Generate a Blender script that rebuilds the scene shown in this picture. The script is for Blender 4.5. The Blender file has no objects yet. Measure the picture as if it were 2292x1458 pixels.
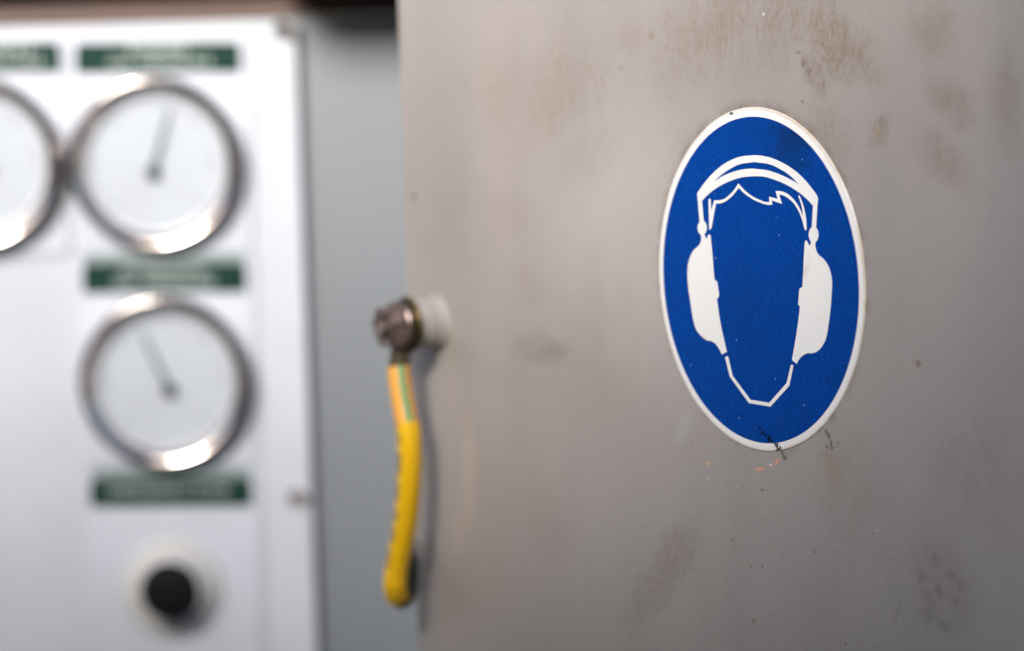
import bpy, bmesh, math, random
from mathutils import Vector, Matrix
from mathutils.geometry import tessellate_polygon
random.seed(7)
R = math.radians
sc = bpy.context.scene
col = sc.collection

# ------------------------------------------------------------------ camera, sky, sun, exposure
W, H, FPX = 2292.0, 1458.0, 6200.0
PITCH, ROLL = R(5.194), R(-1.6)
CAM = Vector((0, 0, 1.40))
fwd = Vector((0, math.cos(PITCH), -math.sin(PITCH)))
r0 = Vector((1, 0, 0)); u0 = r0.cross(fwd)
rgt = math.cos(ROLL) * r0 + math.sin(ROLL) * u0
upv = -math.sin(ROLL) * r0 + math.cos(ROLL) * u0
cd = bpy.data.cameras.new('camera'); co = bpy.data.objects.new('camera', cd); col.objects.link(co)
m = Matrix((rgt, upv, -fwd)).transposed().to_4x4(); m.translation = CAM
co.matrix_world = m
cd.sensor_width = 36.0; cd.lens = FPX / W * 36.0; cd.clip_start = 0.01; cd.clip_end = 500
cd.dof.use_dof = True; cd.dof.focus_distance = 0.797; cd.dof.aperture_fstop = 6.3
sc.camera = co

SUN_EL, SUN_AZ = R(26), R(-20)          # azimuth from straight behind the camera, minus = to the left
sdir = Vector((math.sin(SUN_AZ) * math.cos(SUN_EL), -math.cos(SUN_AZ) * math.cos(SUN_EL), math.sin(SUN_EL)))
world = bpy.data.worlds.new('World'); sc.world = world; world.use_nodes = True
wn = world.node_tree.nodes; wn.clear()
sky = wn.new('ShaderNodeTexSky'); sky.sky_type = 'NISHITA'; sky.sun_disc = False
sky.sun_elevation = SUN_EL; sky.sun_rotation = math.atan2(sdir.x, sdir.y)
sky.air_density = 1.0; sky.dust_density = 4.0; sky.ozone_density = 1.0
bg = wn.new('ShaderNodeBackground'); bg.inputs[1].default_value = 0.053
wo = wn.new('ShaderNodeOutputWorld')
world.node_tree.links.new(sky.outputs[0], bg.inputs[0]); world.node_tree.links.new(bg.outputs[0], wo.inputs[0])
sl = bpy.data.lights.new('sun', 'SUN'); sl.energy = 1.5; sl.angle = R(18); sl.color = (1, 0.965, 0.92)
so = bpy.data.objects.new('sun', sl); col.objects.link(so)
so.rotation_euler = sdir.to_track_quat('Z', 'Y').to_euler(); so.location = (0, -2, 4)
sc.view_settings.view_transform = 'Standard'; sc.view_settings.look = 'None'
sc.view_settings.exposure = 2.40; sc.view_settings.gamma = 1.0

# ------------------------------------------------------------------ helpers
def ray(u, v): return fwd + rgt * ((u - W / 2) / FPX) - upv * ((v - H / 2) / FPX)
YAW = R(58.641)
DC = CAM + ray(1694.6, 626.46) * 0.80563          # centre of the round sign, origin of the door
DX = Vector((math.cos(YAW), -math.sin(YAW), 0)); DY = Vector((math.sin(YAW), math.cos(YAW), 0))
def D(u, v, out=0.0):                              # photo point -> door coordinates (along, up), `out` m proud of the sheet
    d = ray(u, v); C = DC - DY * out
    q = CAM + d * ((C - CAM).dot(DY) / d.dot(DY)) - DC
    return q.dot(DX), q.z
PY = 1.290                                         # the instrument panel's plane
def P(u, v, y=PY):
    d = ray(u, v); q = CAM + d * (y / d.y); return Vector((q.x, y, q.z))
PS = PY / FPX                                      # metres per photo pixel on the panel

def tag(o, label=None, cat=None, group=None, kind=None):
    if label: o['label'] = label
    if cat: o['category'] = cat
    if group: o['group'] = group
    if kind: o['kind'] = kind
    return o
def empty(name, loc=(0, 0, 0), rz=0.0, **k):
    o = bpy.data.objects.new(name, None); o.location = loc; o.rotation_euler = (0, 0, rz); col.objects.link(o)
    o.empty_display_size = 0.02
    return tag(o, **k)
def link(name, bm, mat, parent=None, smooth=None):
    bmesh.ops.recalc_face_normals(bm, faces=bm.faces)
    me = bpy.data.meshes.new(name); bm.to_mesh(me); bm.free()
    if mat: me.materials.append(mat)
    if smooth is not None:
        me.polygons.foreach_set('use_smooth', [True] * len(me.polygons))
        if smooth < 3: me.set_sharp_from_angle(angle=smooth)
    o = bpy.data.objects.new(name, me); col.objects.link(o)
    if parent: o.parent = parent
    return o
def box(bm, x0, x1, y0, y1, z0, z1, bev=0.0, seg=2):
    vs = [bm.verts.new((x, y, z)) for x in (x0, x1) for y in (y0, y1) for z in (z0, z1)]
    fs = [(0, 1, 3, 2), (4, 6, 7, 5), (0, 4, 5, 1), (2, 3, 7, 6), (0, 2, 6, 4), (1, 5, 7, 3)]
    ff = [bm.faces.new([vs[i] for i in f]) for f in fs]
    if bev > 0:
        es = list({e for f in ff for e in f.edges})
        bmesh.ops.bevel(bm, geom=es, offset=bev, segments=seg, affect='EDGES', profile=0.6)
def lathe(bm, prof, c=(0, 0, 0), axis=(0, -1, 0), n=64, closed=False):
    """prof: (radius, height along axis)"""
    a = Vector(axis).normalized(); t = Vector((0, 0, 1)) if abs(a.z) < .9 else Vector((1, 0, 0))
    e1 = a.cross(t).normalized(); e2 = a.cross(e1); c = Vector(c); rings = []
    for r, h in prof:
        if r < 1e-7: rings.append([bm.verts.new(c + a * h)])
        else: rings.append([bm.verts.new(c + a * h + (e1 * math.cos(2 * math.pi * k / n) + e2 * math.sin(2 * math.pi * k / n)) * r) for k in range(n)])
    pr = list(zip(rings, rings[1:])) + ([(rings[-1], rings[0])] if closed else [])
    for A, B in pr:
        for k in range(n):
            q = (k + 1) % n
            if len(A) == 1 and len(B) == 1: continue
            if len(A) == 1: bm.faces.new((A[0], B[k], B[q]))
            elif len(B) == 1: bm.faces.new((A[k], B[0], A[q]))
            else: bm.faces.new((A[k], B[k], B[q], A[q]))
def rrect(x0, x1, z0, z1, r=(0, 0, 0, 0), n=8):    # corner radii: tl, tr, br, bl ; clockwise seen from the front
    pts = []
    for (cx, cz, sx, sz, rr, a0) in ((x0, z1, 1, -1, r[0], 180), (x1, z1, -1, -1, r[1], 90), (x1, z0, -1, 1, r[2], 0), (x0, z0, 1, 1, r[3], -90)):
        if rr <= 0: pts.append((cx, cz)); continue
        ox, oz = cx + sx * rr, cz + sz * rr
        for k in range(n + 1):
            a = R(a0 - 90 * k / n); pts.append((ox + rr * math.cos(a), oz + rr * math.sin(a)))
    return pts
def plate(bm, loops, yb, yf):
    """flat outline (with holes) in x/z, extruded from yb (back) to yf (front)"""
    L = [[Vector((x, z, 0)) for x, z in lp] for lp in loops]
    flat = [p for lp in L for p in lp]
    tris = tessellate_polygon(L)
    F = [bm.verts.new((p.x, yf, p.y)) for p in flat]; B = [bm.verts.new((p.x, yb, p.y)) for p in flat]
    for t in tris:
        try: bm.faces.new([F[i] for i in t]); bm.faces.new([B[i] for i in reversed(t)])
        except ValueError: pass
    k = 0
    for lp in L:
        n = len(lp)
        for i in range(n):
            j = (i + 1) % n
            bm.faces.new((F[k + i], F[k + j], B[k + j], B[k + i]))
        k += n
def tube(bm, pts, rad, n=24, uv=True, caps=True):
    """smooth tube along points; u round it, v along it in metres"""
    ps = []
    for i in range(len(pts) - 1):
        p0, p1, p2, p3 = pts[max(i - 1, 0)], pts[i], pts[i + 1], pts[min(i + 2, len(pts) - 1)]
        for k in range(8):
            t = k / 8
            ps.append(0.5 * ((2 * p1) + (p2 - p0) * t + (2 * p0 - 5 * p1 + 4 * p2 - p3) * t * t + (3 * p1 - p0 - 3 * p2 + p3) * t ** 3))
    ps.append(pts[-1])
    rf = rad if callable(rad) else (lambda s: rad)
    uvl = bm.loops.layers.uv.new('UVMap') if uv else None
    rings = []; L = 0; vs = []; ref = Vector((1, 0, 0))
    tot = sum((b - a).length for a, b in zip(ps, ps[1:]))
    for i, p in enumerate(ps):
        if i: L += (p - ps[i - 1]).length
        tg = (ps[min(i + 1, len(ps) - 1)] - ps[max(i - 1, 0)]).normalized()
        ref = (ref - tg * ref.dot(tg)).normalized(); b = tg.cross(ref); r = rf(L / tot)
        rings.append([bm.verts.new(p + (ref * math.cos(2 * math.pi * k / n) + b * math.sin(2 * math.pi * k / n)) * r) for k in range(n)]); vs.append(L)
    for i in range(len(rings) - 1):
        for k in range(n):
            q = (k + 1) % n
            f = bm.faces.new((rings[i][k], rings[i][q], rings[i + 1][q], rings[i + 1][k]))
            if uv:
                for lp, (a, c) in zip(f.loops, ((k, vs[i]), (k + 1, vs[i]), (k + 1, vs[i + 1]), (k, vs[i + 1]))): lp[uvl].uv = (a / n, c)
    if caps: bm.faces.new(rings[0]); bm.faces.new(rings[-1])

# ------------------------------------------------------------------ materials
class N:
    """thin wrapper for node trees"""
    def __init__(s, name, color=(.5, .5, .5), rough=.5, metal=0.0, spec=.5, coat=0.0):
        s.m = bpy.data.materials.new(name); s.m.use_nodes = True; s.t = s.m.node_tree
        s.b = s.t.nodes['Principled BSDF']
        s.set('Base Color', (*color, 1)); s.set('Roughness', rough); s.set('Metallic', metal); s.set('Specular IOR Level', spec)
        if coat: s.set('Coat Weight', coat); s.set('Coat Roughness', .12)
        s.co = None
    def set(s, k, v):
        if hasattr(v, 'links') or isinstance(v, bpy.types.NodeSocket): s.t.links.new(v, s.b.inputs[k])
        else: s.b.inputs[k].default_value = v
    def node(s, typ, **kw):
        n = s.t.nodes.new(typ)
        for k, v in kw.items(): setattr(n, k, v)
        return n
    def coord(s, kind='Object'):
        if s.co is None: s.co = s.node('ShaderNodeTexCoord')
        return s.co.outputs[kind]
    def mapped(s, scale=(1, 1, 1), loc=(0, 0, 0), rot=(0, 0, 0), src=None):
        n = s.node('ShaderNodeMapping'); n.inputs['Scale'].default_value = scale; n.inputs['Location'].default_value = loc; n.inputs['Rotation'].default_value = rot
        s.t.links.new(src or s.coord(), n.inputs[0]); return n.outputs[0]
    def noise(s, scale, detail=4, rough=.55, vec=None, dist=0.0, out='Fac'):
        n = s.node('ShaderNodeTexNoise'); n.inputs['Scale'].default_value = scale; n.inputs['Detail'].default_value = detail
        n.inputs['Roughness'].default_value = rough; n.inputs['Distortion'].default_value = dist
        s.t.links.new(vec or s.coord(), n.inputs['Vector']); return n.outputs[out]
    def math(s, op, a, b=0.0, c=None, clamp=False):
        n = s.node('ShaderNodeMath', operation=op, use_clamp=clamp)
        for i, x in enumerate((a, b, c)):
            if x is None: continue
            if isinstance(x, (int, float)): n.inputs[i].default_value = x
            else: s.t.links.new(x, n.inputs[i])
        return n.outputs[0]
    def ramp(s, x, a, b, lo=0.0, hi=1.0):
        n = s.node('ShaderNodeMapRange', interpolation_type='SMOOTHSTEP')
        for i, v in zip((1, 2, 3, 4), (a, b, lo, hi)): n.inputs[i].default_value = v
        s.t.links.new(x, n.inputs[0]); return n.outputs[0]
    def mix(s, f, a, b, mode='MIX'):
        n = s.node('ShaderNodeMix', data_type='RGBA', blend_type=mode)
        for i, x in ((0, f), (6, a), (7, b)):
            if isinstance(x, (int, float)): n.inputs[i].default_value = x
            elif isinstance(x, tuple): n.inputs[i].default_value = (*x, 1)
            else: s.t.links.new(x, n.inputs[i])
        return n.outputs[2]
    def bump(s, h, strength=.2, dist=.0002):
        n = s.node('ShaderNodeBump'); n.inputs['Strength'].default_value = strength; n.inputs['Distance'].default_value = dist
        s.t.links.new(h, n.inputs['Height']); s.t.links.new(n.outputs[0], s.b.inputs['Normal']); return n.outputs[0]
    def blob(s, xz, cx, cz, rx, rz, rot=0.0, warp=None):
        """soft elliptical mark at (cx, cz) in the surface's own x/z, 1 in the middle to 0 at its rim; xz = (x, z) sockets"""
        x = s.math('SUBTRACT', xz[0], cx); z = s.math('SUBTRACT', xz[1], cz)
        c, q = math.cos(rot), math.sin(rot)
        a = s.math('ADD', s.math('MULTIPLY', x, c / rx), s.math('MULTIPLY', z, q / rx))
        b = s.math('ADD', s.math('MULTIPLY', x, -q / rz), s.math('MULTIPLY', z, c / rz))
        d = s.math('SQRT', s.math('ADD', s.math('MULTIPLY', a, a), s.math('MULTIPLY', b, b)))
        if warp is not None: d = s.math('ADD', d, warp)
        return s.math('SUBTRACT', 1.0, d, clamp=True)
    def xz(s):
        n = s.node('ShaderNodeSeparateXYZ'); s.t.links.new(s.coord(), n.inputs[0]); return n.outputs[0], n.outputs[2]

def door_radius(u, v, du, dv, out=0.0):
    a = D(u - du, v, out); b = D(u + du, v, out); c = D(u, v - dv, out); e = D(u, v + dv, out)
    return abs(b[0] - a[0]) / 2, abs(c[1] - e[1]) / 2

# stained satin paint of the door; every stain has its own place and shape
n = N('door_paint', rough=.42, spec=.45)
xz = n.xz()
wa = n.math('MULTIPLY', n.math('SUBTRACT', n.noise(55, 6, .65), .5), 2.2)
fine = n.noise(900, 3, .7, vec=n.mapped((1, 1, .45), rot=(0, R(25), 0)))
fine2 = n.noise(2600, 2, .6)
base = n.mix(n.ramp(n.noise(9, 4, .5), .35, .7), (.266, .237, .214), (.290, .258, .232))
base = n.mix(n.math('MULTIPLY', n.ramp(n.noise(28, 5, .6, vec=n.mapped((1, 1, .35))), .45, .75), .35), base, (.215, .194, .176))
base = n.mix(n.math('MULTIPLY', n.ramp(fine, .45, .72), .10), base, (.16, .13, .11))
for (u, v, du, dv, st) in ((1420, 480, 330, 420, .55), (1560, 760, 260, 260, .25)):  # brightness of the door's middle put into its base colour
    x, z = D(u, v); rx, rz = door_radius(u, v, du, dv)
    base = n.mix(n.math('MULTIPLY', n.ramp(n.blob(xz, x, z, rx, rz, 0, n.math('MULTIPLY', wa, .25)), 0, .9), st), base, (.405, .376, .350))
x, z = D(960, 300); rx, rz = door_radius(960, 300, 170, 700)  # darker tone along the hinge side put into the base colour
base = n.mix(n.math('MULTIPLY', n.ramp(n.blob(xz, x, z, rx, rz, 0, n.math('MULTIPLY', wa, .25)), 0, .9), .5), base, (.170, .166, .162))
stains = [  # u, v, du, dv, tilt, strength
    (1600, 60, 150, 120, 0.3, .55), (1780, 40, 150, 80, 0, .6), (1870, 90, 110, 90, -.5, .85), (1690, 110, 160, 80, .2, .35),
    (1820, 160, 50, 40, -.8, .7), (2090, 80, 60, 70, 0, .6), (2130, 230, 60, 55, -.5, .7), (2110, 350, 70, 60, -.6, .55),
    (1970, 290, 30, 30, .8, .7), (1850, 300, 60, 110, 0, .4), (1500, 140, 60, 120, 0, .25), (1250, 220, 110, 120, .3, .4),
    (1120, 200, 90, 90, 0, .25), (1300, 350, 90, 80, .3, .3), (1200, 780, 60, 40, 0, .45), (1480, 1290, 110, 60, .7, .5),
    (1230, 1180, 70, 130, 0, .2), (1180, 640, 40, 60, 0, .25), (2110, 1320, 90, 110, 0, .35), (2200, 1050, 120, 160, 0, .25),
    (1900, 1100, 80, 130, .2, .3), (1560, 330, 60, 60, 0, .2), (2270, 200, 60, 120, 0, .5), (1420, 90, 40, 40, 0, .3),
    (1010, 520, 60, 90, 0, .2), (1150, 480, 80, 60, 0, .15)]
tot = None
for (u, v, du, dv, tl, st) in stains:
    x, z = D(u, v); rx, rz = door_radius(u, v, du * 1.35, dv * 1.35)
    b = n.math('MULTIPLY', n.ramp(n.blob(xz, x, z, rx, rz, tl, n.math('MULTIPLY', wa, .75)), .0, .85), st)
    tot = b if tot is None else n.math('MAXIMUM', tot, b)
tex = n.ramp(n.math('ADD', n.math('MULTIPLY', fine, .6), n.math('MULTIPLY', n.noise(260, 5, .75, vec=n.mapped((1, 1, .4), rot=(0, R(30), 0))), .6)), .48, .78)
dirt = n.math('MULTIPLY', tot, n.math('ADD', .42, n.math('MULTIPLY', tex, .9)), clamp=True)
base = n.mix(n.math('MULTIPLY', dirt, .82), base, (.145, .108, .074))
# grime collected round the rim of the sign
rr = n.math('SQRT', n.math('ADD', n.math('MULTIPLY', xz[0], xz[0]), n.math('MULTIPLY', xz[1], xz[1])))
rim = n.math('MULTIPLY', n.ramp(rr, .0500, .0535, 1, 0), n.ramp(n.math('ADD', n.noise(120, 4), n.math('MULTIPLY', xz[1], 1.5)), .42, .65))
base = n.mix(n.math('MULTIPLY', rim, .55), base, (.14, .10, .06))
# streak below the sign, smear left of it, warm vertical streak near the earth lead
for (u, v, du, dv, tl, colr, st) in ((1862, 1060, 22, 70, .15, (.24, .19, .13), .6), (1050, 1060, 20, 190, -.04, (.36, .29, .23), .5),
                                     (1025, 1200, 18, 90, -.25, (.34, .27, .22), .4), (1530, 960, 35, 30, .9, (.34, .32, .30), .45),
                                     (1240, 790, 50, 30, .2, (.19, .16, .13), .5)):
    x, z = D(u, v); rx, rz = door_radius(u, v, du, dv)
    base = n.mix(n.math('MULTIPLY', n.ramp(n.blob(xz, x, z, rx, rz, tl, n.math('MULTIPLY', wa, .3)), 0, .7), st), base, colr)
# small chips and flecks
wf = n.math('MULTIPLY', n.math('SUBTRACT', n.noise(700, 4, .7), .5), 3.0)
for (u, v, du, dv, tl, colr) in (
        (1739, 1034, 9, 5, .55, (.62, .28, .13)), (1701, 1050, 8, 4.5, .2, (.62, .28, .13)), (1583, 1038, 5, 4, 0, (.65, .33, .12)),
        (1757, 1026, 4, 9, .5, (.035, .04, .02)), (1751, 1015, 3, 6, 0, (.05, .05, .03)), (1855, 975, 3, 16, .35, (.05, .04, .03)),
        (1861, 996, 3, 10, .2, (.05, .04, .03)), (1852, 1001, 4, 4, 0, (.05, .04, .03)), (1850, 968, 3, 8, .3, (.07, .06, .05)),
        (1836, 963, 3, 5, 0, (.12, .05, .03)), (1876, 991, 3, 3, 0, (.08, .06, .05)), (1706, 1096, 4, 3, 0, (.06, .05, .04)),
        (2055, 814, 7, 9, 0, (.12, .065, .04)), (1640, 1211, 4, 3, 0, (.06, .05, .04)), (1706, 1268, 3, 3, 0, (.06, .05, .04)),
        (1681, 1268, 3, 3, 0, (.07, .06, .05)), (1823, 1236, 3, 3, 0, (.08, .07, .05)), (1687, 1390, 6, 7, 0, (.17, .15, .13)),
        (1892, 1440, 3, 3, 0, (.06, .05, .04)),
        (1459, 80, 8, 10, 0, (.20, .15, .12)), (1493, 106, 5, 5, 0, (.2, .15, .12)), (1390, 154, 6, 5, 0, (.2, .16, .12)),
        (1787, 118, 8, 5, 0, (.16, .11, .08)), (1800, 142, 7, 8, .4, (.12, .09, .06)), (1812, 160, 7, 6, .4, (.12, .09, .06)),
        (1796, 230, 4, 7, 0, (.18, .13, .10)), (1964, 294, 10, 8, .8, (.28, .19, .12)), (1710, 32, 3, 4, 0, (.6, .56, .52)),
        (1585, 1071, 3, 3, 0, (.45, .42, .38)), (1724, 1041, 2.5, 2, 0, (.7, .65, .6)), (1766, 1091, 2.5, 2.5, 0, (.42, .40, .37)),
        (1648, 1091, 3, 2, 0, (.42, .40, .37)), (1963, 1189, 3, 3, 0, (.42, .40, .37)), (1875, 1224, 3, 2, 0, (.42, .40, .37)),
        (1652, 246, 9, 4, .3, (.10, .07, .04))):
    x, z = D(u, v); rx, rz = door_radius(u, v, du * 1.25, dv * 1.25)
    base = n.mix(n.math('MULTIPLY', n.ramp(n.blob(xz, x, z, rx, rz, tl, wf), .15, .42), .7), base, colr)
wg = n.math('MULTIPLY', n.math('SUBTRACT', n.noise(330, 5, .75), .5), 2.6)
for (u, v, du, dv, tl) in ((2092, 1247, 9, 16, -.5), (2060, 1290, 12, 20, -.5), (2010, 1370, 5, 30, -.3), (2128, 1290, 12, 14, -.4), (2100, 1320, 12, 14, -.4),
                           (2140, 1345, 12, 14, -.4), (2080, 1370, 14, 30, -.2), (2112, 1400, 26, 14, -.4), (2150, 1310, 10, 18, -.4), (2075, 1330, 10, 12, 0)):
    x, z = D(u, v); rx, rz = door_radius(u, v, du * 1.4, dv * 1.4)
    base = n.mix(n.math('MULTIPLY', n.ramp(n.blob(xz, x, z, rx, rz, tl, wg), 0, 1.0), .36), base, (.10, .08, .07))
# fine wiping scratches
wv = n.noise(1.0, 3, .6, vec=n.mapped((900, 1, 60), rot=(0, R(12), 0)))
sc_ = n.math('MULTIPLY', n.ramp(wv, .66, .72), n.ramp(n.noise(14, 3), .5, .65))
base = n.mix(n.math('MULTIPLY', sc_, .35), base, (.40, .38, .36))
# sparse tiny dark and pale specks all over
vo = n.node('ShaderNodeTexVoronoi'); vo.inputs['Scale'].default_value = 130; n.t.links.new(n.mapped((1, 1, .8)), vo.inputs['Vector'])
sp = n.math('MULTIPLY', n.ramp(vo.outputs['Distance'], .035, .06, 1, 0), n.ramp(vo.outputs['Color'], .72, .74))
base = n.mix(n.math('MULTIPLY', sp, .4), base, (.09, .07, .055))
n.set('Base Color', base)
n.set('Roughness', n.math('ADD', .36, n.math('MULTIPLY', dirt, .35)))
hgt = n.math('ADD', n.math('MULTIPLY', n.noise(420, 3, .5), 1.0), n.math('MULTIPLY', fine2, .35))
n.bump(hgt, .6, .0003)
M_DOOR = n.m

n = N('sign_white', (.80, .79, .76), .38, spec=.5)
n.set('Base Color', n.mix(n.ramp(n.noise(70, 5, .65), .56, .85), (.87, .865, .85), (.68, .62, .54)))
n.bump(n.noise(900, 2), .08, .0001); M_WHITE_S = n.m
n = N('sign_border_white', (.8, .79, .76), .38)
xz = n.xz(); wf = n.math('MULTIPLY', n.math('SUBTRACT', n.noise(900, 4, .7), .5), 3.2)
rr = n.math('SQRT', n.math('ADD', n.math('MULTIPLY', xz[0], xz[0]), n.math('MULTIPLY', xz[1], xz[1])))
c_ = n.mix(n.math('MULTIPLY', n.ramp(rr, .0488, .0500), n.ramp(n.noise(60, 4), .3, .7, .15, .8)), (.87, .865, .85), (.50, .36, .23))
c_ = n.mix(n.math('MULTIPLY', n.ramp(n.noise(160, 5, .7), .58, .8), .3), c_, (.58, .50, .40))
for (u, v, du, dv, tl) in ((1740, 998, 4.5, 6, 0), (1743, 1005, 3, 5, .5), (1747, 1004, 2.5, 5, -.4), (1638, 254, 3, 3, 0)):
    x, z = D(u, v); rx, rz = door_radius(u, v, du * 1.5, dv * 1.5)
    c_ = n.mix(n.ramp(n.blob(xz, x, z, rx, rz, tl, wf), .2, .35), c_, (.05, .045, .03))
n.set('Base Color', c_); M_BORDER = n.m

n = N('sign_blue', (.0, .07, .36), .55, spec=.03)
xz = n.xz()
g1 = n.noise(1500, 3, .7); g2 = n.noise(90, 5, .6)
c_ = n.mix(n.ramp(g1, .35, .68), (.0, .040, .25), (.0, .062, .355))
c_ = n.mix(n.math('MULTIPLY', n.ramp(g2, .45, .8), .45), c_, (.002, .045, .23))
wb = n.math('MULTIPLY', n.math('SUBTRACT', n.noise(140, 6, .75), .5), 2.4)
for (u, v, du, dv, tl, st) in ((1770, 320, 55, 60, 0, .75), (1800, 290, 40, 40, 0, .4), (1690, 290, 80, 40, 0, .2), (1660, 700, 60, 120, 0, .15)):
    x, z = D(u, v); rx, rz = door_radius(u, v, du * 1.3, dv * 1.3)
    c_ = n.mix(n.math('MULTIPLY', n.math('MULTIPLY', n.ramp(n.blob(xz, x, z, rx, rz, tl, wb), 0, .8), st), n.ramp(g1, .3, .65, .4, 1)), c_, (.004, .022, .075))
wf = n.math('MULTIPLY', n.math('SUBTRACT', n.noise(900, 4, .7), .5), 3.0)
for (u, v, du, dv, tl) in ((1724, 984, 4, 8, .55), (1729, 990, 3, 5, .5), (1703, 959, 2.5, 5, .2), (1708, 968, 3, 5, .6), (1715, 973, 3, 3, 0)):
    x, z = D(u, v); rx, rz = door_radius(u, v, du * 1.5, dv * 1.5)
    c_ = n.mix(n.ramp(n.blob(xz, x, z, rx, rz, tl, wf), .2, .4), c_, (.003, .012, .04))
vo = n.node('ShaderNodeTexVoronoi'); vo.inputs['Scale'].default_value = 210; n.t.links.new(n.coord(), vo.inputs['Vector'])
c_ = n.mix(n.math('MULTIPLY', n.ramp(vo.outputs['Distance'], .04, .07, 1, 0), n.ramp(vo.outputs['Color'], .78, .8)), c_, (.25, .38, .55))
n.set('Base Color', c_); n.set('Roughness', n.math('ADD', .4, n.math('MULTIPLY', g1, .15)))
n.bump(n.math('ADD', g1, n.noise(350, 3)), .22, .0002); M_BLUE = n.m

def simple(name, c1, c2=None, scale=30, rough=.5, metal=0.0, bump=0.0, bscale=200, spec=.5, coat=0.0):
    n = N(name, c1, rough, metal, spec, coat)
    if c2: n.set('Base Color', n.mix(n.ramp(n.noise(scale, 5, .6), .35, .7), c1, c2))
    if bump: n.bump(n.noise(bscale, 3), bump, .0003)
    return n.m
M_PANEL = simple('panel_white_enamel', (.405, .425, .475), (.36, .378, .425), 7, .33, bump=.1, bscale=60, spec=.5)
M_TILE = simple('label_tile_white', (.395, .42, .48), (.355, .38, .43), 12, .4)
M_GREEN = simple('label_green_print', (.0025, .018, .013), (.004, .026, .018), 60, .6, spec=.12)
M_GREYGREEN = simple('label_grey_green_edge', (.15, .19, .20), (.17, .21, .22), 50, .45)
M_LETTER = simple('label_letter_white', (.36, .41, .41), (.30, .35, .35), 100, .6, spec=.1)
M_STEEL = simple('polished_steel_bezel', (.62, .57, .55), (.54, .49, .47), 40, .10, 1.0)
M_DIAL = simple('dial_face_white', (.315, .345, .39), (.30, .325, .37), 30, .6, spec=.2)
M_DIALTICK = simple('dial_print_grey', (.12, .14, .17), None, rough=.6)
M_NEEDLE = simple('needle_blue_grey', (.05, .065, .085), (.04, .055, .07), 50, .4)
M_HUB = simple('needle_hub_dark', (.008, .014, .022), None, rough=.4)
M_GASKET = simple('gauge_inner_ring_grey', (.42, .43, .45), (.36, .37, .39), 40, .4, .3)
M_BACK = simple('cabinet_grey_paint', (.137, .152, .170), (.127, .141, .157), 6, .45, bump=.12, bscale=80)
M_BROWN = simple('dark_brown_primer', (.080, .044, .034), (.065, .036, .028), 20, .6)
M_BLACK = simple('button_black_plastic', (.004, .004, .005), (.006, .007, .009), 60, .5, spec=.08)
M_CREAM = simple('button_collar_cream', (.39, .395, .405), (.35, .35, .345), 25, .5)
M_BEIGE = simple('corner_clip_beige', (.15, .13, .12), (.19, .17, .158), 60, .6)
M_SCREW = simple('screw_dark_metal', (.012, .012, .010), (.02, .018, .016), 200, .6, .2)
M_BOSS = simple('boss_cream_paint', (.32, .31, .29), (.27, .255, .235), 60, .38, bump=.1, bscale=300)
M_BOLT = simple('bolt_weathered_steel', (.34, .27, .25), (.06, .042, .034), 240, .42, .8, bump=.6, bscale=500)
M_WASHER = simple('washer_tarnished_brass', (.16, .105, .045), (.05, .045, .02), 200, .4, .8, bump=.3, bscale=500)
M_LUG = simple('lug_olive_metal', (.13, .11, .075), (.05, .045, .03), 150, .4, .7)
M_COPPER = simple('copper_strand_end', (.35, .17, .09), None, rough=.4, metal=.8)
M_BLOCKER = simple('sun_blocker_brown', (.050, .030, .024), (.035, .024, .020), 1.5, .7)
M_CONCRETE = simple('yard_concrete', (.30, .28, .26), (.22, .21, .20), 1.2, .85)

n = N('cable_green_yellow', (.8, .4, .03), .38, spec=.5)
uv = n.node('ShaderNodeSeparateXYZ'); n.t.links.new(n.coord('UV'), uv.inputs[0])
a = n.math('FRACT', n.math('ADD', n.math('ADD', uv.outputs[0], .3), n.math('MULTIPLY', uv.outputs[1], .8)))
stripe = n.math('MULTIPLY', n.ramp(a, .300, .308), n.ramp(a, .392, .40, 1, 0))
stripe2 = n.math('MULTIPLY', n.ramp(a, .75, .76), n.ramp(a, .90, .91, 1, 0))
n.set('Base Color', n.mix(n.math('MAXIMUM', stripe, stripe2), n.mix(n.noise(80, 4), (.82, .40, .055), (.70, .30, .03)), (.10, .33, .16))); M_GY = n.m
n = N('cable_sleeve_yellow', (.80, .48, .0), .34, spec=.5)
uv = n.node('ShaderNodeSeparateXYZ'); n.t.links.new(n.coord('UV'), uv.inputs[0])
inb = n.math('MULTIPLY', n.ramp(uv.outputs[0], .195, .205), n.ramp(uv.outputs[0], .33, .34, 1, 0))
let = n.ramp(n.noise(1.0, 2, .6, vec=n.mapped((9, 420, 1), src=n.coord('UV'))), .40, .50)
gap = n.ramp(n.math('FRACT', n.math('ADD', n.math('MULTIPLY', uv.outputs[1], 120.0), n.math('MULTIPLY', n.noise(90, 2), 1.6))), .25, .45)
ink = n.math('MULTIPLY', n.math('MULTIPLY', inb, let), n.math('MULTIPLY', gap, n.ramp(uv.outputs[1], .052, .054, 1, 0)))
n.set('Base Color', n.mix(n.math('MULTIPLY', ink, .85), n.mix(n.noise(60, 4), (.83, .50, .008), (.76, .43, .004)), (.10, .05, .01))); M_SLEEVE = n.m
M_SLEEVE_DARK = simple('cable_core_dark_green', (.006, .022, .014), (.010, .016, .010), 150, .4)

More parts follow.
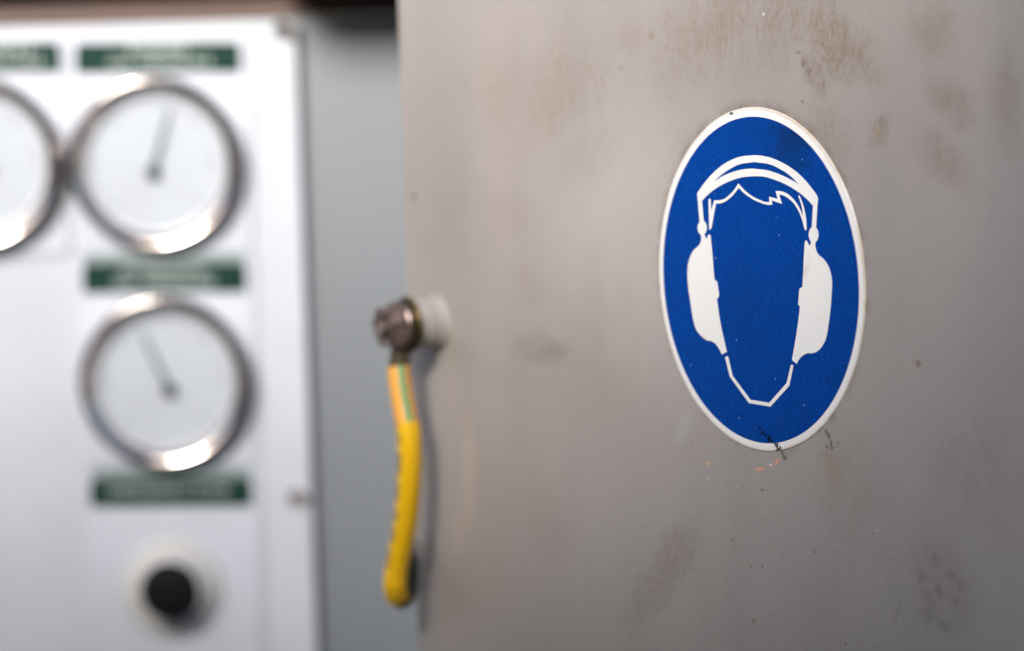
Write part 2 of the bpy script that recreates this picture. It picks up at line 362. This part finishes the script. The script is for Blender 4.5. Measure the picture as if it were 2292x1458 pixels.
# ------------------------------------------------------------------ setting: cabinet recess, yard, added light blockers
zt = P(700, 40, PY + .008).z
bm = bmesh.new(); box(bm, -.75, .62, PY + .006, PY + .012, .55, zt); tag(link('cabinet_back_wall', bm, M_BACK), kind='structure')
bm = bmesh.new(); box(bm, -.75, .62, PY + .004, PY + .012, zt + .0005, zt + .20, .001); tag(link('cabinet_lintel', bm, M_BROWN), kind='structure')
xs = P(610, 45).x                                  # shallow soffit over the panel, added unseen shade block on the hinge side
bm = bmesh.new(); box(bm, -.75, xs - .0005, PY - .012, PY + .0035, zt + .016, zt + .2, .001); tag(link('cabinet_ceiling', bm, M_BROWN), kind='structure')
bm = bmesh.new(); box(bm, xs, .62, PY - .066, PY + .0035, zt + .018, zt + .2, .001); tag(link('hinge_side_shade_block', bm, M_BROWN), kind='structure')
bm = bmesh.new(); box(bm, -60, 60, -60, 60, -.1, 0); tag(link('yard_ground', bm, M_CONCRETE), kind='structure')
BLOCKER_A, BLOCKER_B, BLOCKER_Z = -0.17, -0.42, 1.835      # face line y = A + B x of an added unseen sun blocker behind the camera, and its height
bm = bmesh.new(); box(bm, -3.2, 2.6, -.14, 0, 0, BLOCKER_Z, .004)
box(bm, -.135, 2.6, -.14, 0, BLOCKER_Z + .0005, 2.75, .004)      # taller part, added to shade the door's right edge
w = link('sun_blocker', bm, M_BLOCKER); w.location = (0, BLOCKER_A, 0); w.rotation_euler = (0, 0, math.atan(BLOCKER_B)); tag(w, kind='structure')

# ------------------------------------------------------------------ instrument panel
pc = P(661, 45); pr_top, pr_bot = P(676, 200), P(705, 1458)
panel = empty('control_panel', (pc.x, PY, pc.z), label='white enamelled instrument panel carrying round gauges at the left, screwed along its right edge', cat='panel')
bm = bmesh.new()
lean = (pr_bot.x - pr_top.x) / (pr_bot.z - pr_top.z)
plate(bm, [rrect(-.55, 0, -.75, 0, (0, .005, 0, 0))], .0018, -.0018)
bmesh.ops.recalc_face_normals(bm, faces=bm.faces); bm.normal_update()
bmesh.ops.bevel(bm, geom=[e for e in bm.edges if abs(e.verts[0].co.y + .0018) < 1e-6 and abs(e.verts[1].co.y + .0018) < 1e-6 and len(e.link_faces) == 2 and abs(e.link_faces[0].normal.dot(e.link_faces[1].normal)) < .5], offset=.0006, segments=2, affect='EDGES')
tilt_panel = R(.35)
link('panel_sheet', bm, M_PANEL, panel)
panel.rotation_euler = (0, 0, 0)
for (u, v, big, dk) in ((642, 60, 1.0, 1), (668, 1112, .62, .7)):
    c = P(u, v) - panel.location
    bm = bmesh.new()
    w, h = .0066 * big, .0052 * big
    x1 = -.0008 if big == 1 else c.x + w
    z1 = -.0006 if big == 1 else c.z + h
    plate(bm, [rrect(c.x - w * .75, min(c.x + w, x1), c.z - h, min(c.z + h * 1.5, z1), (.0022, .0042 * big, .0012, .0022))], -.0020, -.0042)
    cl = link('corner_clip', bm, M_BEIGE, panel)
    bm = bmesh.new()
    s = P(630 if big == 1 else 656, 65 if big == 1 else 1111) - panel.location
    lathe(bm, [(0, .0064), (.0018 * big, .0064), (.0032 * big, .0054), (.0036 * big, .0038), (.0036 * big, .002)], (s.x, 0, s.z), n=24)
    link('screw', bm, M_SCREW, panel, R(30))

# ------------------------------------------------------------------ label tiles with green headers
def text_part(body, x, z, size, y, parent, stretch=1.0):
    cu = bpy.data.curves.new('lettering', 'FONT'); cu.body = body; cu.size = size; cu.align_x = 'CENTER'; cu.align_y = 'CENTER'
    cu.extrude = .00008; cu.space_character = 1.12; cu.offset = size * .012
    o = bpy.data.objects.new('lettering', cu); col.objects.link(o)
    bpy.context.view_layer.update()
    me = bpy.data.meshes.new_from_object(o.evaluated_get(bpy.context.evaluated_depsgraph_get()))
    bpy.data.objects.remove(o)
    q = bpy.data.objects.new('lettering', me); col.objects.link(q); me.materials.clear(); me.materials.append(M_LETTER)
    q.rotation_euler = (R(90), 0, 0); q.location = (x, y, z); q.scale = (stretch, 1, 1); q.parent = parent
    return q
TILT = R(1.2)
def tile(u0, u1, v0, v1, hu0, hu1, hv0, hv1, label, lines, edge=True):
    o = P((u0 + u1) / 2, (v0 + v1) / 2); w = (u1 - u0) / 2 * PS; h = (v1 - v0) / 2 * PS
    e = empty('label_tile', (o.x, PY - .0020, o.z), label=label, cat='label', group='green headed label tiles on the white panel')
    e.rotation_euler = (0, TILT, 0)
    bm = bmesh.new(); plate(bm, [rrect(-w, w, -h, h, (.003, .003, .003, .003))], 0, -.0016); link('tile_plate', bm, M_TILE, e)
    cu, cv = (u0 + u1) / 2, (v0 + v1) / 2
    x0, x1, z0, z1 = (hu0 - cu) * PS, (hu1 - cu) * PS, -(hv1 - cv) * PS, -(hv0 - cv) * PS
    bm = bmesh.new(); plate(bm, [rrect(x0, x1, z0, z1, (.0026, .0026, 0, 0))], -.0018, -.0020)
    hd = link('green_header', bm, M_GREEN, e)
    if edge:
        bm = bmesh.new(); plate(bm, [rrect(x0 + .0006, x1 - .0006, z1 + .0002, z1 + 21 * PS, (.001, .001, 0, 0))], -.0018, -.0020); link('header_edge', bm, M_GREYGREEN, e)
    for body, cx, cz, size, st in lines:
        text_part(body, (x0 + x1) / 2 + cx, z1 - cz * PS, size * PS, -.0022, e, st)
    return e
tile(166, 562, 88, 566, 176, 543, 97, 165, 'square label tile behind the top right gauge, two lines on its green header',
     [('ENGINE', .0, 16, 25, 1.36), ('OIL PRESSURE', .001, 44, 25, 1.35)], edge=False)
tile(-234, 152, 88, 570, -225, 142, 97, 165, 'label tile cut by the left frame edge, behind the leftmost gauge',
     [('COOLANT', .002, 16, 25, 1.77), ('TEMPERATURE', .003, 44, 25, 1.47)], edge=False)
tile(182, 576, 568, 1042, 191, 557, 587, 653, 'square label tile behind the lower gauge, two lines on its green header',
     [('HYDRAULIC', .0, 14, 25, 1.24), ('OIL PRESSURE', .0, 42, 25, 1.35)])
tile(198, 590, 1046, 1530, 206, 571, 1064, 1128, 'label tile around the black push button, one line on its green header',
     [('EMERGENCY STOP', -.001, 28, 25, 1.18)])

# ------------------------------------------------------------------ gauges
def gauge(u, v, nu, nv, ang, label, first=None):
    c = P(u, v)
    if first is None:
        e = empty('pressure_gauge', (c.x, PY - .004, c.z), label=label, cat='gauge', group='round steel rimmed gauges on the panel')
        bm = bmesh.new()
        ro = .0400; ri = .0325
        prof = [(ro - .002, .0), (ro - .0004, .0008), (ro, .0030), (ro, .0072), (ro - .0003, .0086), (ro - .0009, .0095), (ro - .0013, .0098), (ro - .0017, .0099),
                (ro - .0030, .0096), (ro - .0044, .0089), (ri + .0018, .0078), (ri + .0008, .0066), (ri, .0050), (ri - .0001, .0020), (ro - .002, .0)]
        lathe(bm, prof[:-1], n=128, closed=True); link('bezel', bm, M_STEEL, e, 4)
        bm = bmesh.new(); lathe(bm, [(ri + .0006, .0045), (ri - .0010, .0043), (ri - .0014, .0024), (ri + .0006, .0024)], n=96, closed=True); link('inner_ring', bm, M_GASKET, e, R(30))
        bm = bmesh.new(); lathe(bm, [(0, .0022), (ri + .0005, .0022)], n=96); link('dial', bm, M_DIAL, e)
        bm = bmesh.new()
        for k in range(31):
            a = R(-225 + 270 * k / 30 + 180 + 180); big = k % 5 == 0
            a = R(225 - 9 * k); r1 = ri - .0035; r2_ = r1 - (.0035 if big else .0018); wd = .00055 if big else .0002
            ca, sa = math.cos(a), math.sin(a)
            q = [(r1 * ca - wd * sa, r1 * sa + wd * ca), (r1 * ca + wd * sa, r1 * sa - wd * ca), (r2_ * ca + wd * sa, r2_ * sa - wd * ca), (r2_ * ca - wd * sa, r2_ * sa + wd * ca)]
            plate(bm, [q], -.00225, -.00235)
        link('scale_marks', bm, M_DIALTICK, e)
    else:
        e = first.copy(); col.objects.link(e); e.location = (c.x, PY - .004, c.z); e['label'] = label
        for ch in first.children:
            if ch.name.split('.')[0] in ('needle', 'hub'): continue
            q = ch.copy(); col.objects.link(q); q.parent = e
    # needle: built at rest at its own angle
    bm = bmesh.new(); L = .0270; t = .0062
    ca, sa = math.cos(ang), math.sin(ang)
    def rot(x, z): return (x * ca - z * sa, x * sa + z * ca)
    plate(bm, [[rot(-t, -.0011), rot(-t, .0011), rot(0, .0012), rot(L * .5, .0008), rot(L, .0003), rot(L, -.0003), rot(L * .5, -.0008), rot(0, -.0012)]], -.0036, -.0041)
    link('needle', bm, M_NEEDLE, e)
    hx, hz = rot(-t * .75, 0)
    bm = bmesh.new(); lathe(bm, [(0, .0056), (.0022, .0056), (.0032, .0048), (.0032, .0030)], (hx, 0, hz), n=32); link('hub', bm, M_HUB, e, R(30))
    return e
g1 = gauge(352, 364, 0, 0, math.atan2(150, 45), 'upper gauge right of the cut-off one, its needle leaning slightly right of vertical')
g0 = gauge(-46, 364, 0, 0, math.atan2(30, -60), 'leftmost gauge, cut in half by the left edge of the picture', g1)
g2 = gauge(374, 849, 0, 0, math.atan2(150, -65), 'lower gauge directly above the black button, its needle leaning left', g1)

# ------------------------------------------------------------------ push button
c = P(389, 1312)
pb = empty('push_button', (c.x, PY - .0036, c.z), label='black push button in a cream round collar at the bottom of the white panel', cat='button')
bm = bmesh.new(); lathe(bm, [(.0235, 0), (.0235, .0014), (.0222, .0030), (.0180, .0036), (.0172, .0050), (.0168, .0085), (.0158, .0108), (.0140, .0112), (.0134, .0100), (.0134, .0)], n=96); link('collar', bm, M_CREAM, pb, R(35))
bm = bmesh.new(); lathe(bm, [(0, .0178), (.0090, .0182), (.0112, .0176), (.0122, .0162), (.0126, .0150), (.0128, .0)], n=96); link('button_cap', bm, M_BLACK, pb, R(35))

# ------------------------------------------------------------------ cabinet door
door = empty('cabinet_door', DC, -YAW, label='stained grey sheet metal door standing open towards the viewer, carrying the blue sign', cat='door')
xl = (D(893, 40)[0] + D(922, 1400)[0]) / 2
xb = D(2110, 729)[0]                               # from here the sheet bows forward, shaped to shade the right edge
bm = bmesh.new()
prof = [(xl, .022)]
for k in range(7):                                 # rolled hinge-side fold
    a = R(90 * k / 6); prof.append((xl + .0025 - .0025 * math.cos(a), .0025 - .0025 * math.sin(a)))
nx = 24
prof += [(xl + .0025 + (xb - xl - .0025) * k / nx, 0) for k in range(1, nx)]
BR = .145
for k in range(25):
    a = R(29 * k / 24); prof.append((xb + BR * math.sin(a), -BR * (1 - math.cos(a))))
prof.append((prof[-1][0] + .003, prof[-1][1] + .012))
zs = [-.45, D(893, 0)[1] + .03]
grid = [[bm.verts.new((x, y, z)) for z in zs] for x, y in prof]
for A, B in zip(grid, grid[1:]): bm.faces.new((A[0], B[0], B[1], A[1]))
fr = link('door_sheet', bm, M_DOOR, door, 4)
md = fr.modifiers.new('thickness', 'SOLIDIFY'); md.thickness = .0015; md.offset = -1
# orientation: make sure the thickness goes inwards
if fr.data.polygons[len(fr.data.polygons) // 3].normal.y > 0: fr.data.flip_normals()
# paint lump near the hinge edge
x, z = D(928, 432)
bm = bmesh.new(); lathe(bm, [(0, .0006), (.0012, .0005), (.0022, .0001), (.0025, -.0005)], (x, 0, z), n=24); link('rivet', bm, M_DOOR, door, 4)
# painted boss for the earth lead
bx, bz = D(978, 722)
bm = bmesh.new()
lathe(bm, [(.0098, 0), (.0096, .0009), (.0090, .0020), (.0086, .0030), (.0086, .0046), (.0084, .0104), (.0080, .0110), (0, .0110)], (bx, 0, bz), n=64)
link('earth_boss', bm, M_BOSS, door, R(40))

# ------------------------------------------------------------------ earth lead: lug, bolt, insulation, sleeve
lead = empty('earth_cable', DC, -YAW, label='yellow and green earth cable bolted to the grey door and hanging down in a loop', cat='cable')
bm = bmesh.new(); lathe(bm, [(0, .0111), (.0094, .0111), (.0098, .0115), (.0098, .0122), (.0094, .0126), (0, .0126)], (bx, 0, bz), n=48); link('washer', bm, M_WASHER, lead, R(30))
# cable lug: ring, neck and barrel
bm = bmesh.new(); lathe(bm, [(0, .0128), (.0084, .0128), (.0086, .0142), (0, .0142)], (bx, 0, bz), n=48)
cs = D(893, 832, .0150)
plate(bm, [[(bx - .0070, bz - .004), (bx + .0066, bz - .004), (cs[0] + .0042, cs[1] + .006), (cs[0] - .0042, cs[1] + .006)]], -.0128, -.0143)
tube(bm, [Vector((cs[0] + (bx - cs[0]) * .25, -.0142, cs[1] + .0075)), Vector((cs[0], -.0148, cs[1] + .003)), Vector((cs[0], -.0150, cs[1] - .001))], .0036, 20, uv=False)
link('cable_lug', bm, M_LUG, lead, R(30))
bm = bmesh.new()
lathe(bm, [(0, .0144), (.0080, .0144), (.0083, .0150), (.0076, .0158), (0, .0158)], (bx, 0, bz), n=48); link('lock_washer', bm, M_BOLT, lead, R(30))
# hexagon head with a serrated flange and the threaded end standing out of it
bm = bmesh.new()
for k in range(18):
    a0, a1 = 2 * math.pi * k / 18, 2 * math.pi * (k + .55) / 18
    q = [(.0058 * math.cos(a0), .0058 * math.sin(a0)), (.0081 * math.cos(a0), .0081 * math.sin(a0)), (.0081 * math.cos(a1), .0081 * math.sin(a1)), (.0058 * math.cos(a1), .0058 * math.sin(a1))]
    plate(bm, [[(bx + x_, bz + z_) for x_, z_ in q]], -.0160, -.0176)
hexp = [(bx + .0078 * math.cos(R(60 * k + 12)), bz + .0078 * math.sin(R(60 * k + 12))) for k in range(6)]
plate(bm, [hexp], -.0160, -.0218)
lathe(bm, [(.0042, .0216), (.0042, .0232), (.0036, .0237), (0, .0237)], (bx, 0, bz), n=32)
bmesh.ops.recalc_face_normals(bm, faces=bm.faces); bm.normal_update()
bmesh.ops.bevel(bm, geom=[e for e in bm.edges if len(e.link_faces) == 2 and e.calc_length() > .005 and abs(e.link_faces[0].normal.dot(e.link_faces[1].normal)) < .6], offset=.0004, segments=2, affect='EDGES')
link('bolt_head', bm, M_BOLT, lead, R(30))

def CP(u, v, out): x, z = D(u, v, out); return Vector((x, -out, z))
up_pts = [CP(892, 822, .0152), CP(896, 862, .0155), CP(902, 900, .0155), CP(911, 950, .0155)]
bm = bmesh.new(); tube(bm, up_pts, .0039, 32); link('striped_insulation', bm, M_GY, lead, R(60))
dn = [CP(912, 945, .0155), CP(916, 985, .0155), CP(917, 1040, .0155), CP(914, 1100, .0157), CP(908, 1160, .0160), CP(899, 1215, .0165), CP(888, 1270, .0175), CP(884, 1312, .0180), CP(890, 1336, .0160)]
bm = bmesh.new(); tube(bm, dn, lambda s: .0043 - .0002 * s, 32); link('yellow_sleeve', bm, M_SLEEVE, lead, R(60))
bk = [dn[-1] + Vector((0, -.0004, .0008)), CP(902, 1340, .0120), CP(912, 1322, .0090), CP(915, 1295, .0072), CP(914, 1268, .0062), CP(910, 1240, .0055)]
bm = bmesh.new(); tube(bm, bk, lambda s: .0038 - .0006 * s, 28); link('dark_cable_end', bm, M_SLEEVE_DARK, lead, R(60))
bm = bmesh.new(); tube(bm, [bk[-1] + Vector((0, 0, -.001)), bk[-1] + Vector((.0006, .0008, .006))], .0022, 16); link('copper_end', bm, M_COPPER, lead, R(60))

# ------------------------------------------------------------------ the round blue sign
sign = empty('safety_sign', DC, -YAW, label='round blue sticker showing a white head with ear muffs, on the grey door', cat='sign')
bm = bmesh.new(); lathe(bm, [(.0502, -.0001), (.0500, .0002), (.04985, .00028), (0, .00028)], (0, 0, 0), n=256)
link('white_rim', bm, M_BORDER, sign)
bm = bmesh.new(); lathe(bm, [(.04752, .0002), (.0475, .00034), (0, .00034)], (0, 0, -.0002), n=256)
link('blue_field', bm, M_BLUE, sign)

def zA(l): return [(1530 + x / 6.944, 330 + y / 6.944) for x, y in l]
def zB(l): return [(1690 + x / 6.944, 330 + y / 6.944) for x, y in l]
def zC(l): return [(1520 + x / 7.2875, 480 + y / 7.2875) for x, y in l]
def zD(l): return [(1750 + x / 7.29, 490 + y / 7.29) for x, y in l]
def zE(l): return [(1530 + x / 7.2895, 640 + y / 7.2895) for x, y in l]
def zF(l): return [(1700 + x / 5.207, 640 + y / 5.207) for x, y in l]
def zG(l): return [(1450 + x / 3.4706, 620 + y / 3.4706) for x, y in l]
def bud(cx, cy, rx, ry, a0, a1, n=10):              # arc of an ellipse, angles in degrees, y down
    return [(cx + rx * math.cos(R(a0 + (a1 - a0) * k / n)), cy + ry * math.sin(R(a0 + (a1 - a0) * k / n))) for k in range(n + 1)]
def smooth_loop(p, lim=38, sub=5):
    n = len(p); out = []
    def corner(i):
        a = Vector(p[i]) - Vector(p[i - 1]); b = Vector(p[(i + 1) % n]) - Vector(p[i])
        return a.length < 1e-9 or b.length < 1e-9 or math.degrees(a.angle(b)) > lim
    cn = [corner(i) for i in range(n)]
    for i in range(n):
        p1, p2 = Vector(p[i]), Vector(p[(i + 1) % n])
        p0 = p1 + (p1 - p2) if cn[i] else Vector(p[i - 1])
        p3 = p2 + (p2 - p1) if cn[(i + 1) % n] else Vector(p[(i + 2) % n])
        d01, d12, d23 = max((p1 - p0).length, 1e-6), max((p2 - p1).length, 1e-6), max((p3 - p2).length, 1e-6)
        m1 = (p2 - p0) / (d01 + d12) * d12; m2 = (p3 - p1) / (d12 + d23) * d12
        for k in range(sub):
            t = k / sub; h = 2 * t ** 3 - 3 * t ** 2
            out.append(tuple((h + 1) * p1 + (t ** 3 - 2 * t ** 2 + t) * m1 - h * p2 + (t ** 3 - t ** 2) * m2))
    return out
def art(name, loops, sm=True):
    bm = bmesh.new()
    L = [[D(u, v, .0004) for u, v in (smooth_loop(lp) if sm else lp)] for lp in loops]
    plate(bm, L, -.00036, -.00041); return link(name, bm, M_WHITE_S, sign)
band = zA([(210, 718), (300, 588), (430, 430), (625, 263), (860, 152), (1100, 122)]) + zB([(0, 122), (105, 132), (260, 168), (465, 262), (620, 365), (760, 492), (880, 638), (975, 785), (968, 905), (900, 905), (885, 893), (800, 800), (680, 702), (500, 590), (330, 515), (150, 460), (0, 450)]) + \
    zA([(1050, 452), (900, 470), (780, 505), (620, 572), (480, 655), (370, 745), (285, 832), (222, 832)])
hole = zA([(475, 535), (560, 450), (700, 350), (870, 266), (1110, 230)]) + zB([(0, 232), (220, 264), (400, 345), (545, 442), (690, 585), (600, 527), (400, 428), (200, 360), (0, 335)]) + zA([(1040, 332), (880, 352), (700, 407), (580, 465)])
art('headband', [band, hole])
cupL = zA([(222, 832), (285, 832), (311, 1130)]) + zC(bud(377, 220, 75, 118, -68, 68, 12)) + zC([(420, 345), (438, 402), (460, 375), (476, 338), (492, 328), (512, 345), (520, 430), (545, 680), (575, 1050), (590, 1082), (620, 1092), (650, 1310), (640, 1355), (617, 1385)]) + \
    zE([(600, 600), (660, 880), (705, 1078), (625, 1122), (580, 1030), (520, 948), (455, 905), (385, 892), (320, 850), (250, 778), (192, 680), (148, 500), (105, 220)]) + \
    zC([(155, 1240), (137, 1040), (136, 920), (152, 790), (185, 682), (240, 582), (310, 520), (348, 462), (362, 400), (355, 335)]) + zC(bud(377, 220, 75, 118, 116, 236, 12))
art('ear_muff', [cupL])
cupR = zB([(900, 905), (968, 905), (948, 1250)]) + zD(bud(518, 260, 80, 132, -58, 68, 12)) + zD([(543, 395), (547, 450), (565, 528), (602, 590), (680, 658), (750, 757), (800, 900), (818, 1040), (812, 1200)]) + \
    zF([(843, 30), (830, 240), (800, 480), (772, 620), (722, 716), (660, 772), (595, 788), (565, 786), (500, 817), (455, 868), (432, 910), (378, 865), (440, 500), (470, 250), (466, 235), (450, 222), (465, 40), (478, 24), (500, 18)]) + \
    zD([(370, 430), (378, 365), (398, 352), (420, 385), (440, 430), (460, 432), (472, 410), (472, 380)]) + zD(bud(518, 260, 80, 132, 128, 248, 12))
art('ear_muff', [cupR])
hair = zA([(388, 815), (403, 797), (419, 815), (430, 985), (476, 825), (560, 823), (640, 798), (720, 732), (790, 655), (850, 560), (920, 640), (1010, 720), (1120, 790), (1245, 840)]) + \
    zB([(80, 825), (150, 848), (222, 852), (218, 768), (350, 802), (318, 680), (400, 682), (500, 722), (600, 810), (685, 935), (745, 1080), (725, 920), (672, 758), (685, 747), (700, 775), (750, 905), (788, 1080), (800, 1255), (793, 1295), (773, 1275), (735, 1140), (680, 1000), (600, 872), (520, 797), (440, 750), (375, 737), (418, 880), (262, 828), (265, 895), (190, 895), (100, 868)]) + \
    zA([(1245, 882), (1100, 822), (960, 730), (857, 632), (790, 720), (720, 790), (640, 848), (565, 873), (505, 875), (470, 1050), (430, 1258), (400, 1287), (396, 1200)])
art('hair_line', [hair])
chin = zG([(600, 626), (613, 616), (624, 620), (658, 768), (797, 955), (943, 978), (1078, 825), (1111, 684), (1122, 682), (1131, 692), (1100, 845), (952, 1009), (785, 981), (637, 776)])
art('chin_line', [chin], sm=False)
